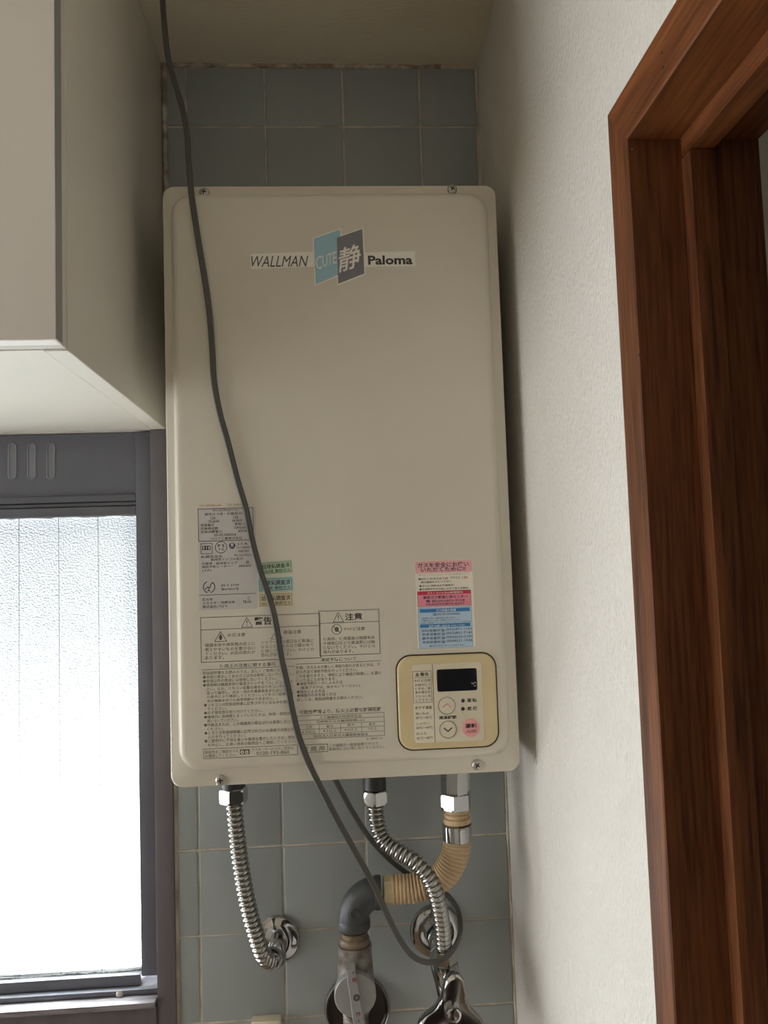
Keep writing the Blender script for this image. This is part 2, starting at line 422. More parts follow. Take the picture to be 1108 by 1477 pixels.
# doorway: casing, reveal and stop, each board its own piece
door = empty('door_1'); tag(door, 'dark reddish wood doorway frame in the white wall', None, 'structure')
XF = XR-0.007; XB = XR+WT+0.006; XS0, XS1 = 0.4055, 0.4215
def mitre_jamb():
    mb = MB(); rings = []
    for z in (0.0, None):
        pr = [(XF, DY), (XF, DYI+0.001), (XF+0.001, DYI), (XB, DYI), (XB, DY)]
        if z is None: rings.append([(x, y, DZO-(DY-y)/(DY-DYI)*(DZO-DZI) if y > DYI-1e-6 else DZI) for x, y in pr])
        else: rings.append([(x, y, z) for x, y in pr])
    return mb.loft(rings)
mitre_jamb().build('jamb', 'wood_jamb', door, smooth=False)
mb = MB(); rings = []
for yy in (0, 1):
    pr = [(XF, DZO), (XF, DZI+0.001), (XF+0.001, DZI), (XB, DZI), (XB, DZO)]
    rings.append([(x, (DY-(DZO-z)/(DZO-DZI)*(DY-DYI)) if yy == 0 else DYE, z) for x, z in pr])
mb.loft(rings).build('head', 'wood_head', door, smooth=False)
box('jamb', XF, XB, DYE-0.03, DYE, 0, DZO, 'wood_jamb', door, 0.001)
box('door_stop', XS0, XS1, DYI-0.013, DYI, 0, DZI-0.0135, 'wood_jamb', door, 0.0006)
box('door_stop', XS0, XS1, DYE, DYI-0.0005, DZI-0.013, DZI, 'wood_head', door, 0.0006)
# small nail heads on the casing
for (px, py) in ((912, 215), (918, 440), (922, 512)):
    p = at(px, py, 0, XF); MB().lathe([(0.0011, 0), (0.0009, 0.0004)], (XF+0.0001, p.y, p.z), (-1, 0, 0), 10).build('nail', 'screw_dark', door)
for (px, py) in ((955, 76), (957, 97)):
    p = at(px, py, 0, XF); MB().lathe([(0.0010, 0), (0.0008, 0.0004)], (XF+0.0001, p.y, p.z), (-1, 0, 0), 10).build('nail', 'screw_dark', door)
# passage beyond the doorway
wh = MB(); wh.box(1.55, 1.6, YF, 0.006, 0, ZC); wh.box(XR+WT, 1.55, YF-0.05, YF, 0, ZC)
tag(wh.build('wall_hall', 'hall_wall', None, smooth=False), 'plain wall of the dim passage beyond the doorway', None, 'structure')

# walls behind the camera and far left, with an unseen opening added for the side lamp
tag(box('wall_front', XL-0.1, XR+WT, YF-0.1, YF, 0, ZC, 'plaster'), 'plain plaster wall on the room\'s opposite end', None, 'structure')
wl = MB(); A, B, C, D = -1.36, -0.05, 0.58, 1.88
wl.box(XL-0.1, XL, B, 0.006, 0, ZC); wl.box(XL-0.1, XL, YF, A, 0, ZC); wl.box(XL-0.1, XL, A, B, 0, C); wl.box(XL-0.1, XL, A, B, D, ZC)
tag(wl.build('wall_left', 'plaster', None, smooth=False), 'plaster wall with the added side window opening', None, 'structure')
w2 = empty('added_window'); tag(w2, 'added unseen side window with a white frame', None, 'structure')  # invented window, framing the added side lamp
for n_, a_ in (('frame', (XL-0.07, XL-0.03, A, A+0.04, C, D)), ('frame', (XL-0.07, XL-0.03, B-0.04, B, C, D)), ('frame', (XL-0.07, XL-0.03, A+0.04, B-0.04, C, C+0.04)), ('frame', (XL-0.07, XL-0.03, A+0.04, B-0.04, D-0.04, D))):
    box(n_, *a_, 'cab_bottom', w2)

# ------------------------------------------------------------------ kitchen window
win = empty('window_1'); tag(win, 'dark framed kitchen window with frosted wired glass', None, 'structure')
YT, YS, YG = -0.004, 0.012, 0.024       # trim front, sash front, glass
def X(px, py, y): return aty(px, py, y).x
def Z(px, py, y): return aty(px, py, y).z
xt0, xt1 = X(221, 1000, YT), -0.0285
box('trim', xt0, xt1, YT, 0.03, WZ0+0.0, WZ1-0.002, 'frame_trim', win, 0.0012)                 # upright trim board
xs0 = X(199, 1000, YS)
zb_glass = Z(202, 1399, YG); zt_glass = Z(197, 742, YG)
box('stile', xs0, xt0-0.0006, YS, 0.040, Z(210, 1408, YS), WZ1-0.002, 'frame_dark', win, 0.001)
z_tp = Z(190, 712, YS); z_l1 = Z(190, 723, YS); z_l2 = Z(190, 729, YS)
box('transom_panel', WX0+0.05, xs0-0.002, YS+0.008, 0.034, z_tp, WZ1-0.002, 'frame_dark', win)
for i, px in enumerate((18, 46, 73.5, -10, -38)):
    x = X(px, 665, YS+0.008); zt = Z(px, 640, YS+0.008); zb = Z(px, 690, YS+0.008)
    mb = MB(); w = 0.0042
    def slot(r, y, cap):
        return [(x+r*math.cos(a), y, (zt-0.004 if math.sin(a) > 0 else zb+0.004)+r*math.sin(a)) for a in [2*PI*k/20+0.001 for k in range(20)]]
    mb.loft([slot(w+0.0016, YS+0.0081, 0), slot(w+0.0008, YS+0.0073, 0), slot(w, YS+0.0073, 0), slot(w-0.0006, YS+0.0079, 0)], False, True)
    mb.build('vent_slot', 'frame_slot', win)
box('rail', WX0+0.05, xs0-0.0006, YS+0.001, 0.034, z_l1+0.0008, z_tp-0.0008, 'frame_dark', win, 0.0008)
box('rail', WX0+0.05, xs0-0.0006, YS+0.004, 0.034, z_l2+0.0008, z_l1-0.0004, 'frame_dark', win, 0.0008)
box('rail', WX0+0.05, xs0-0.0006, YS+0.001, 0.036, zt_glass-0.001, z_l2-0.0004, 'frame_dark', win, 0.0008)
z_br = Z(100, 1428, YS)
box('rail', WX0+0.05, xs0-0.0006, YS+0.001, 0.040, z_br, zb_glass, 'frame_dark', win, 0.001)
z_t2 = Z(100, 1441, YS-0.008)
box('track', WX0+0.04, xt0-0.0006, YS-0.008, 0.040, z_t2, z_br-0.0006, 'frame_dark', win, 0.001)
z_sl = Z(100, 1464, YT-0.012)
box('sill', WX0+0.02, xt0-0.0006, YT-0.010, 0.040, z_sl, z_t2-0.001, 'sill_wood', win, 0.0012)
box('apron', WX0, xt0-0.0006, YT-0.002, 0.030, WZ0-0.10, z_sl-0.001, 'frame_trim', win, 0.001)
p = aty(173, 1434, YS-0.008); MB().lathe([(0.0045, 0), (0.0045, 0.001), (0.003, 0.002), (0.0005, 0.0024)], p, (0, -1, 0), 16).build('screw', 'screw', win)
box('stile', WX0, WX0+0.05, YS, 0.040, WZ0, WZ1-0.002, 'frame_dark', win)
xm = -0.92
box('stile', xm-0.02, xm+0.02, YS-0.003, 0.040, z_br, zt_glass, 'frame_dark', win)
# obscured glass pane: outer faces clear, inner face knobbly
mb = MB(); mb.box(WX0+0.05, xs0+0.004, YG, YG+0.005, zb_glass-0.004, zt_glass+0.004, 1)
mb.mi = [1]*6; mb.mi[2] = 0
mb.build('glass_pane', ['obscured_glass', 'clear_glass'], win, smooth=False)
bead('putty', (xs0+0.0005, YG-0.001, zb_glass), (xs0+0.0005, YG-0.001, zt_glass), 0.0012, win, 160, 'putty')
bead('putty', (WX0+0.05, YG-0.001, zb_glass+0.0005), (xs0, YG-0.001, zb_glass+0.0005), 0.0013, win, 200, 'putty')
bead('putty', (WX0+0.05, YG-0.001, zt_glass-0.0005), (xs0, YG-0.001, zt_glass-0.0005), 0.0010, win, 200, 'putty')
xw = X(142, 800, YG); sp = xw-X(85, 800, YG)
for k in range(6):
    MB().lathe([(0.0004, 0), (0.0004, zt_glass-zb_glass)], (xw-sp*k, YG-0.0004, zb_glass), (0, 0, 1), 6).build('wire', 'wire', win)

# ================================================================== wall cabinet
cab = empty('wall_cabinet'); tag(cab, 'pale grey kitchen wall cabinet hanging above the window', 'cabinet')
XC, ZB, YC = -0.03067, 1.8106, -0.3575; PT = 0.018; XC0 = -1.2
box('side_panel', XC-PT, XC, YC, -0.0005, ZB, ZC-0.0005, 'cab_side', cab, 0.0008)
box('side_panel', XC0, XC0+PT, YC, -0.0005, ZB, ZC-0.0005, 'cab_side', cab, 0.0008)
box('bottom_panel', XC0+PT, XC-PT-0.0010, YC, -0.0005, ZB+0.0004, ZB+PT, 'cab_bottom', cab)
MB().box(XC-PT+0.0002, XC-0.0006, YC+0.0006, -0.001, ZB-0.0002, ZB+0.0004).build('edge_band', 'cab_bottom', cab, smooth=False)
box('back_panel', XC0+PT, XC-PT-0.0004, -0.006, -0.0005, ZB+PT, ZC-0.001, 'cab_side', cab)
box('top_panel', XC0+PT, XC-PT-0.0004, YC, -0.006, ZC-PT, ZC-0.001, 'cab_side', cab)
box('seal_strip', XC0+0.004, XC-0.0012, -0.3690, YC, ZB+0.0012, ZC-0.003, 'cab_side', cab)
for (a, b) in ((-0.62, -0.0309), (XC0+0.001, -0.624)):
    d = MB().box(a, b, -0.3840, -0.3690, ZB+0.0012, ZC-0.004).build('door', 'cab_door', cab, bevel=0.0008)
    MB().box(a+0.001, b-0.001, -0.3832, -0.3696, ZB+0.0009, ZB+0.0013).build('edge_band', 'edge_white', d, smooth=False)
    MB().box(b-0.0004, b+0.0002, -0.3834, -0.3694, ZB+0.002, ZC-0.005).build('edge_band', 'cab_gap', d, smooth=False)
p = aty(75, 498.5, YC-0.02)

# ================================================================== water heater
heat = empty('water_heater'); tag(heat, 'cream wall-hung gas water heater with printed front cover and stickers', 'water heater')
HL, HR, HT, HB, YH = 0.00354, 0.358, 2.03945, 1.41833, -0.16439
YP = YH-0.0070         # raised centre panel
mb = MB()
R = lambda i, y, r: rr(HL+i, HR-i, HB+i, HT-i, r, y, 6)
mb.loft([R(0.004, -0.0005, 0.008), R(0.004, YH+0.012, 0.008)], True, True)
mb.build('case', 'enamel_case', heat)
def inner(i, y, r, n=10):
    return rr(HL+0.0085+i, HR-0.0095-i, HB+0.0165+i, HT-0.0095-i, r, y, n)
R = lambda i, y, r: rr(HL+i, HR-i, HB+i, HT-i, r, y, 10)
mb = MB()
mb.loft([R(0.0, YH+0.013, 0.012), R(0.0, YH+0.0012, 0.012), R(0.0004, YH+0.0004, 0.0118), R(0.0012, YH, 0.011),
         inner(-0.0004, YH, 0.022), inner(0.0004, YH-0.0006, 0.0218), inner(0.0014, YH-0.0032, 0.0214), inner(0.0028, YH-0.0054, 0.0206), inner(0.0050, YH-0.0066, 0.019), inner(0.0085, YP, 0.016)], True, True)
mb.build('front_cover', 'enamel', heat, angle=50)
for (px, py) in ((294.5, 277), (652.5, 272.5), (318, 1125.5), (688.5, 1103.5)):
    p = aty(px, py, YH-0.001)
    s_ = MB().lathe([(0.0054, -0.001), (0.0054, 0.0004), (0.0050, 0.0014), (0.0038, 0.0023), (0.0016, 0.0028)], (p.x, YH, p.z), (0, -1, 0), 24).build('screw', 'screw', heat)
    a = random.uniform(0, 1.5); c = MB()
    for q in (a, a+PI/2):
        dx, dz = math.cos(q)*0.0027, math.sin(q)*0.0027; nx, nz = -math.sin(q)*0.0006, math.cos(q)*0.0006
        c.loft([[(p.x+sx*dx+sn*nx, y, p.z+sx*dz+sn*nz) for sx, sn in ((-1, -1), (1, -1), (1, 1), (-1, 1))] for y in (YH-0.0022, YH-0.0030)])
    c.build('cross_slot', 'screw_dark', s_, smooth=False)

# ---- logo sticker
def sub(parent_part, sheet, base='lettering'):
    return sheet.build(parent_part, base)
L = Sheet(YP); pt = L.pt
st = Sheet(YP)
def ppoly(S, pts, ink, lift): S.poly([S.pt(*q) for q in pts], ink, lift)
ppoly(st, [(361, 366.5), (452, 363), (452.5, 385), (362, 388)], 'logo_white', 0.0001)
ppoly(st, [(526, 364.2), (598.5, 362), (599.5, 383.5), (526.5, 385.5)], 'logo_white', 0.0001)
ppoly(st, [(451, 343.2), (492.3, 329), (494, 396), (454, 412.6)], 'logo_white', 0.00012)
ppoly(st, [(484.5, 341.8), (524.2, 328.4), (527.2, 395.8), (486.5, 412)], 'logo_white', 0.00013)
logo = st.build(heat, 'logo_sticker')[0]
S = Sheet(YP)
ppoly(S, [(452.6, 344.4), (490.8, 331.0), (492.5, 394.5), (455.4, 410.4)], 'logo_blue', 0.0002)
ppoly(S, [(485.9, 343), (522.7, 330.4), (525.7, 394.6), (487.9, 409.6)], 'logo_grey', 0.0003)
S.ptext('WALLMAN', 362.5, 446, 377.5, 16.5, 'ink_mid', 0.0, 0.30, 0.0003)
S.ptext('Paloma', 531, 597, 375.5, 14, 'ink', 0.030, 0, 0.0003)
x0, z0 = S.pt(456, 380.5); k = S.sc()
vsh = 0.36
for ch, a, w, r in (('C', 0, 8.5, 1.15), ('U', 9.6, 7.2, 1.0), ('T', 17.6, 6.6, 1.0), ('E', 25.0, 5.4, 1.0)):
    S.text(ch, x0+a*k, x0+(a+w)*k, z0+vsh*(a+w/2)*k*0.9-0.0006, 17.5*k*r, 'ink_white', 0.0004, 0.0, 0.0, vsh*0.6)
x0, z0 = S.pt(488.5, 372); S.text('静', x0, x0+33*k, z0-0.0035, 36*k, 'ink_white', 0.0004, 0.012, 0.12, 0.30)
for o in S.build(logo, {'logo_blue': 'blue_panel', 'logo_grey': 'grey_panel'}): pass

# ---- rating plate
def C1(u): return 270+u*0.16245
def D1(v): return 710+v*0.16245
pl = Sheet(YP); pl.prect(285.4, 367, 733, 880.6, 'plate_film', 0.0001)
plate = pl.build(heat, 'rating_plate')[0]
S = Sheet(YP)
def t1(b, u0, u1, v, h=24, ink='ink', bold=0.006): S.ptext(b, C1(u0), C1(u1), D1(v), h*0.16245, ink, bold)
t1('12A 28000kcal/h', 110, 300, 120, 20, 'ink_orange'); t1('13A 30000kcal/h', 355, 545, 113, 20, 'ink_orange')
S.pframe(C1(97), C1(575), D1(150), D1(437), 0.8, 'ink')
for row in (('PH-16CWQT(17)', 228, 440, 165), ('都市ガス用・外壁用 FF-W', 155, 530, 197), ('12A', 208, 252, 230), ('13A', 410, 455, 222), ('32.6kW', 190, 285, 260), ('34.9kW', 398, 490, 252),
            ('定格電圧', 120, 238, 294), ('単相 100V', 420, 560, 282), ('定格周波数', 120, 273, 324), ('50Hz/60Hz', 420, 560, 314), ('定格消費電力', 120, 305, 354), ('40W/40W', 455, 562, 345),
            ('05-02-000054', 240, 430, 381), ('パロマ工業株式会社', 205, 485, 413)): t1(*row)
S.pframe(C1(122), C1(219), D1(457), D1(548), 0.7, 'ink')
k = S.sc()
for i, (u, v) in enumerate(((150, 482), (171, 482), (192, 482))):       # three-loop mark
    x, z = S.pt(C1(u), D1(v)); S.ring(x, z-0.0012, 0.0017, 0.0006, 'ink', n=20); S.line(x-0.0012, z-0.004, x-0.0018, z+0.0, 0.0005, 'ink'); S.line(x+0.0012, z-0.004, x+0.0018, z+0.0, 0.0005, 'ink')
x, z = S.pt(C1(301), D1(489)); S.ring(x, z, 50*0.16245*k, 0.0006, 'ink')
t1('P S', 272, 330, 476, 26, 'ink', 0.02); t1('T G', 278, 328, 508, 20, 'ink', 0.02)
x, z = S.pt(C1(400), D1(475)); S.disc(x, z, 27*0.16245*k, 'ink_navy', 0.0002, 24); S.disc(x, z+0.0012, 13*0.16245*k, 'plate_film', 0.0003, 18)
S.rect(x-0.0022, x+0.0022, z-0.0012, z-0.0007, 'plate_film', 0.0003)
for row in (('J I A', 445, 538, 461, 24), ('日本ガス機器検査協会', 440, 568, 492, 15), ('WB1001', 450, 545, 524, 20), ('BL認定品名', 125, 305, 574), ('PH-16CWQ1L', 420, 572, 562), ('給排気トップの型式', 210, 492, 599),
            ('外壁用・給排気トップ', 130, 440, 636), ('BK', 525, 555, 621), ('凍結予防ヒーター', 130, 375, 664), ('64W/64W', 460, 570, 655), ('(付)', 135, 215, 697)): t1(*row)
x, z = S.pt(C1(195), D1(842)); rj = 50*0.16245*k
S.ring(x, z, rj, 0.0008, 'ink', a0=110, a1=255); S.ring(x, z, rj, 0.0008, 'ink', a0=-75, a1=60)
for (a, b, c, d) in ((-.9, -.5, -.2, .1), (-.2, .1, -.05, -.35), (-.05, -.35, .35, .15), (.35, .15, .3, .55), (.3, .55, .75, .9), (-.3, -.95, -.1, -.5), (.15, -1, .0, -.6)):
    S.line(x+a*rj*.8, z+b*rj*.8, x+c*rj*.8, z+d*rj*.8, 0.0008, 'ink')
t1('JIS S 2109', 300, 457, 830, 24); t1('第474025号', 303, 455, 862, 24)
S.phline(C1(107), C1(600), D1(915), 0.7, 'ink')
for row in (('区分名', 135, 223, 953), ('C', 537, 555, 940), ('エネルギー消費効率', 137, 417, 985), ('78.0%', 495, 570, 974), ('株式会社パロマ', 137, 355, 1018, 26)): t1(*row)
S.build(plate, 'lettering')

# ---- inspection stickers
for (tl, tr_, bl, film, ink, year, ang) in (((374.3, 811.8), (420.0, 807.2), (374.0, 829), 'sticker_green', 'ink_navy', '2022年 東邦ガス', 2.6), ((373, 834.4), (421, 830.2), (373.5, 853.3), 'sticker_teal', 'ink_navy', '2019年 東邦ガス', 0.8), ((373.5, 856.6), (421.2, 853), (374, 875.2), 'sticker_cream', 'ink', '2015年 東邦ガス', 0.4)):
    S = Sheet(YP); a = S.pt(*tl); k = S.sc(); w = (tr_[0]-tl[0])*k; h = (bl[1]-tl[1])*k
    ca, sa = math.cos(math.radians(ang)), math.sin(math.radians(ang))
    tf = lambda x, z, a=a, ca=ca, sa=sa: (a[0]+x*ca-z*sa, a[1]+x*sa+z*ca)
    S.tf = tf; S.rect(-0.0006, w+0.0006, -h-0.0006, 0.0006, film, 0.0001); base = S.build(heat, 'inspection_sticker')[0]
    S = Sheet(YP); S.tf = tf; e = 0.0009
    S.frame(e, w-e, -h+e, -e, 0.0004, ink); S.text('給排気調査済', 0.0022, w-0.0022, -h*0.36, h*0.40, ink, 0.0002, 0.015); S.text(year, 0.0022, w-0.0022, -h*0.76, h*0.26, ink, 0.0002, 0.012)
    S.build(base, 'lettering')

# ---- printed warnings
film = Sheet(YP); film.prect(287, 553, 886, 1094, 'clear_film', 0.00005); wl_ = film.build(heat, 'warning_label')[0]
S = Sheet(YP)
C2 = lambda u: 270+u*0.13538
D2 = lambda v: 870+v*0.13538
C3 = lambda u: 410+u*0.1444
D3 = lambda v: 870+v*0.1444
C4 = lambda u: 280+u*0.13538
D4 = lambda v: 980+v*0.13538
C5 = lambda u: 415+u*0.1399
D5 = lambda v: 980+v*0.1399
G = 'ink_soft'
S.pframe(289.4, 457.5, 891, 955.6, 0.9, G); S.phline(289.4, 457.5, 908.6, 0.8, G)
S.warn(356.2, 897.5, 15.5, 13.5, G); Q = Sheet(YP); Q.ptext('警告', 366.8, 391.5, 896, 11.5, 'ink', 0.02); Q.build(wl_, 'heading')
S.warn(318.3, 918, 17, 14, G, False); x, z = S.pt(318.3, 920); S.disc(x, z, 0.0017, G, n=14, sz=1.3); S.poly([(x-0.0015, z+0.001), (x+0.0015, z+0.001), (x+0.0002, z+0.0044)], G, 0.0002)
S.ptext('火災注意', 328, 353.3, 916, 5.2, G, 0.008)
for b, x1, y in (('機器本体や排気筒の近くに', 366, 930.8), ('燃えやすいものを置かない', 366, 937.2), ('でください。火災の恐れが', 366.3, 943.3), ('あります。', 322, 949.2)): S.ptext(b, 295.7, x1, y, 5, G, 0.006)
S.warn(399.3, 914.7, 16.5, 13.5, G, False); S.ptext('高温注意', 408.8, 434, 912, 5.2, G, 0.008)
for b, x1, y in (('シャワー、出湯口など高温に', 450.7, 926.5), ('なることがあるので確かめて', 451, 932.8), ('使用してください。やけどの', 451.4, 939.2), ('恐れがあります。', 419, 945.0)): S.ptext(b, 376.5, x1, y, 5, G, 0.006)
S.pframe(459.8, 545.7, 881.8, 946.2, 0.9, G); S.phline(459.8, 545.7, 899.3, 0.8, G)
S.warn(488, 890.2, 15, 13.5, G); Q = Sheet(YP); Q.ptext('注意', 497.7, 522.5, 889.8, 10.5, 'ink', 0.02); Q.build(wl_, 'heading')
x, z = S.pt(485.8, 907.8); S.ring(x, z, 0.0049, 0.0007, G); S.line(x-0.0034, z+0.0034, x+0.0034, z-0.0034, 0.0008, G); S.disc(x, z, 0.0022, G, 0.00015, 14, 1.2)
S.ptext('やけど注意', 495.5, 526.2, 907.5, 5, G, 0.008)
for b, x1, y in (('使用中、使用直後は機器本体', 540, 922), ('や排気口などの高温部には触', 540.2, 928.3), ('らないでください。やけどの', 540.6, 934.3), ('恐れがあります。', 509.5, 940.6)): S.ptext(b, 466.3, x1, y, 5, G, 0.006)
S.ptext('使用上の注意に関する事項', 316.7, 396, 961, 5.5, G, 0.008); S.phline(291, 421.5, 966.3, 0.7, G)
for b, x0_, x1, y in (('取扱説明書をお読みのうえ、正しくご使用ください。', 292.3, 414, 971), ('●本体に表示してあるガス以外は使用しないでください。', 293, 420.5, 976.9), ('●給湯以外の用途には使用しないでください。', 293, 396, 982.6),
        ('●使用時は機器本体の電源スイッチを「入」にしてくだ', 293, 419.5, 988.4), ('さい。なお、リモコン設置の場合はリモコンの操作に', 298, 419.5, 994.1), ('従って操作し、点火・消火を機器本体またはリモコン', 298.3, 419.5, 999.9),
        ('の表示により確認してください。(リモコン設置の場', 298.6, 419.5, 1005.7), ('合は機器本体での温度調節はできません。)', 298.6, 397, 1011.4), ('●リモコンは取扱説明書に記載されているものを使用し', 294.3, 419.5, 1017.2), ('てください。', 299, 327, 1022.8),
        ('●必ず排気筒を取り付けてください。', 294.5, 376.5, 1028.5), ('●機器内に長時間とまっていたときは、飲用・調理用に', 294.5, 419.5, 1034.4), ('用いないでください。', 299, 342, 1040), ('●付属品または、この機器用の部品以外は使用しないで', 294.5, 420, 1046),
        ('ください。', 299, 321, 1051.8), ('●ときどき取扱説明書に記載されている清掃で点検と手', 295.2, 420.5, 1057.6), ('入れを行ってください。', 299.6, 352.5, 1063), ('●ご使用中に不快な臭いや異常な音がしたときは、使用', 295.2, 421, 1069), ('を中止し、お買い求めの販売店へご連絡してください。', 300, 423, 1074.8)):
    S.ptext(b, x0_, x1, y, 4.7, G, 0.003)
S.pframe(293.8, 424.6, 1080.6, 1094.6, 0.7, G); S.ptext('転居先をご確認のうえ', 296, 342.3, 1085.2, 4.6, G, 0.003); S.ptext('お電話してください。', 296, 339.6, 1090.6, 4.6, G, 0.003)
S.prect(346, 359.6, 1080.5+0.6, 1088.4, G, 0.0002)
for px in (349.6, 356): x, z = S.pt(px, 1084.8); S.disc(x, z, 0.0018, 'clear_film', 0.0003, 16); S.disc(x, z, 0.0007, G, 0.0004, 10)
S.ptext('アフターサービスのご用命は', 363, 422, 1080.4+1.0, 4.4, G, 0.003); S.ptext('0120-193-860', 370, 416, 1086.6, 4.8, G, 0.01)
S.ptext('凍結予防について', 462.7, 513.3, 951.9, 5.5, G, 0.008); S.phline(426.6, 548.2, 958, 0.7, G)
for b, x0_, x1, y in (('冬期、冷え込みが厳しく凍結の恐れがあるときは、下', 427, 546.5, 963.2), ('記の方法で凍結予防を行ってください。', 427, 514, 969.4), ('これを怠りますと、凍結により機器が破損し、水漏れ', 427.2, 548.2, 975.4), ('にいたることがあります。', 427.2, 484.3, 981.2),
        ('●凍結予防ヒータによる方法', 428, 493, 986.6), ('(電源プラグは、抜かないでください)', 433, 518, 992.6), ('●通水による方法', 428.3, 468, 998), ('●機器内の水を抜く方法', 428.6, 483.5, 1003.3), ('詳しくは、取扱説明書をお読みください。', 428.3, 522, 1009.4)):
    S.ptext(b, x0_, x1, y, 4.8, G, 0.005)
S.ptext('可燃性壁等より、防火上必要な離隔距離', 431.8, 548, 1027.6, 6, G, 0.012)
ry = [1032.9, 1039.5, 1046, 1052.7, 1059.7, 1066.5]
S.pframe(429, 551.7, ry[0], ry[-1], 0.7, G)
for y in ry[1:-1]: S.phline(429.3, 552, y, 0.6, G)
for px in (460.5, 491.3, 521.6):
    x, z1 = S.pt(429.6, ry[2]); x, z0 = S.pt(429.6, ry[4]); xx = S.pt(px, 1050)[0]; S.line(xx, z0, xx, z1, 0.0004, G)
for b, u0, u1, v in (('ガス機器防火性能評定品', 328, 755, 393), ('可燃物からの離隔距離(cm)', 295, 785, 440), ('上方', 182, 250, 492), ('側方', 398, 470, 484), ('前方', 615, 690, 470), ('後方', 835, 905, 462), ('4.5以上', 145, 290, 544), ('4.5以上', 365, 505, 530), ('4.5以上', 585, 720, 518), ('1以上', 830, 920, 505), ('財団法人日本ガス機器検査協会', 270, 822, 587), ('E1-08992 01', 815, 975, 612)):
    S.ptext(b, C5(u0), C5(u1), D5(v), 4.0 if b[0] != 'E' else 2.6, G, 0.005)
S.pframe(434.6, 471.7, 1074.9, 1085.6, 0.9, G); S.ptext('家 庭 用', 436.5, 467.5, 1080.3, 6.6, G, 0.015)
S.ptext('この機器は一般家庭用ですので', 474.5, 544.5, 1075.4, 4.4, G, 0.006); S.ptext('業務用には使用しないでください。', 474.5, 553, 1080.7, 4.4, G, 0.006)
S.build(wl_, 'lettering')

# ---- gas safety sticker
C6 = lambda u: 580+u*0.1083
D6 = lambda v: 790+v*0.1083
S = Sheet(YP); x0, z1 = S.pt(598.2, 809.5); k = S.sc(); x1 = x0+83.8*k; z0 = S.pt(603.3, 936.2)[1]
S.m.setdefault('paper_white', MB()).loft([rr(x0, x1, z0, z1, 0.002, YP-0.00005, 4)], False, True)
safe = S.build(heat, 'safety_sticker')[0]
S = Sheet(YP)
zz = lambda v: S.pt(603, D6(v))[1]
# inset edges follow the sticker's own frame
fx = lambda a: x0+(x1-x0)*a
S.m.setdefault('pink', MB()).loft([rr(x0+0.0003, x1-0.0003, zz(345), z1-0.0003, 0.0018, YP-0.0001, 4)], False, True)
S.rect(fx(.03), fx(.955), zz(790), zz(632), 'pink_block', 0.0001); S.rect(fx(.03), fx(.955), zz(632), zz(586), 'ink_red', 0.0001)
S.rect(fx(.03), fx(.955), zz(1345), zz(805), 'light_blue', 0.0001); S.frame(fx(.03), fx(.955), zz(1345), zz(805), 0.0003, 'mid_blue'); S.rect(fx(.055), fx(.925), zz(868), zz(820), 'mid_blue', 0.00015); S.rect(fx(.055), fx(.925), zz(1070), zz(1024), 'mid_blue', 0.00015)
S.frame(fx(.03), fx(.955), zz(790), zz(586), 0.0003, 'ink_navy')
def t6(b, u0, u1, v, h, ink='ink_navy', bold=0.01): S.ptext(b, C6(u0), C6(u1), D6(v), h*0.1083, ink, bold)
for row in (('ガスを安全にお使い', 205, 895, 237, 66, 'ink_navy', 0.018), ('いただくために!!', 250, 850, 296, 58, 'ink_navy', 0.018), ('●ガスくさいときは、すぐに御連絡下さい', 220, 895, 378, 30), ('●お使いのガスは', 220, 530, 419, 30), ('13A', 545, 615, 408, 30, 'ink_red'), ('ですから', 640, 775, 400, 30), ('13A', 805, 880, 396, 30, 'ink_red'),
            ('用の器具をお使い下さい', 250, 660, 462, 30), ('●ガス使用時は必ず換気を!', 230, 700, 512, 30), ('●外出時おやすみ前にはガス栓の点検を!', 230, 895, 556, 30), ('ガスくさいとき(24時間受付)', 335, 815, 608, 30, 'ink_white'), ('東邦ガス緊急保安センター', 278, 875, 666, 42, 'ink_navy', 0.018),
            ('電 話(052)872-9238', 318, 838, 716, 40, 'ink_navy', 0.014), ('FAX(052)872-6297', 322, 838, 760, 36, 'ink_navy', 0.014), ('ガス機器の修理', 455, 720, 836, 32, 'ink_white'), ('☎0570-070456', 400, 772, 890, 38), ('※修理時間・休日は、画面の案内をご覧になれます。', 257, 720, 944, 18), ('※IP電話の方は、お近くの営業所へおかけください。', 257, 790, 974, 18), ('※お近くの販売店「パナソニックガス」「エネドゥ」でも承ります', 257, 925, 1005, 18),
            ('各種お問い合わせ', 355, 640, 1048, 34, 'ink_white'), ('(9:00〜17:00)', 655, 835, 1038, 20, 'ink_white'), ('中村営業所☎', 262, 575, 1110, 38), ('(052)471-1151', 585, 925, 1092, 38), ('笠寺営業所☎', 267, 578, 1160, 38), ('(052)821-7141', 590, 930, 1142, 38), ('東海営業所☎', 267, 580, 1212, 38), ('(0562)32-2101', 592, 935, 1194, 38), ('半田営業所☎', 272, 582, 1264, 38), ('(0568)21-1526', 595, 940, 1246, 38), ('●お客さまセンターにつながります。', 370, 835, 1310, 22)): t6(*row)
S.build(safe, {'pink': 'header_band', 'pink_block': 'pink_band', 'ink_red': 'red_print', 'light_blue': 'blue_block', 'mid_blue': 'blue_band'})

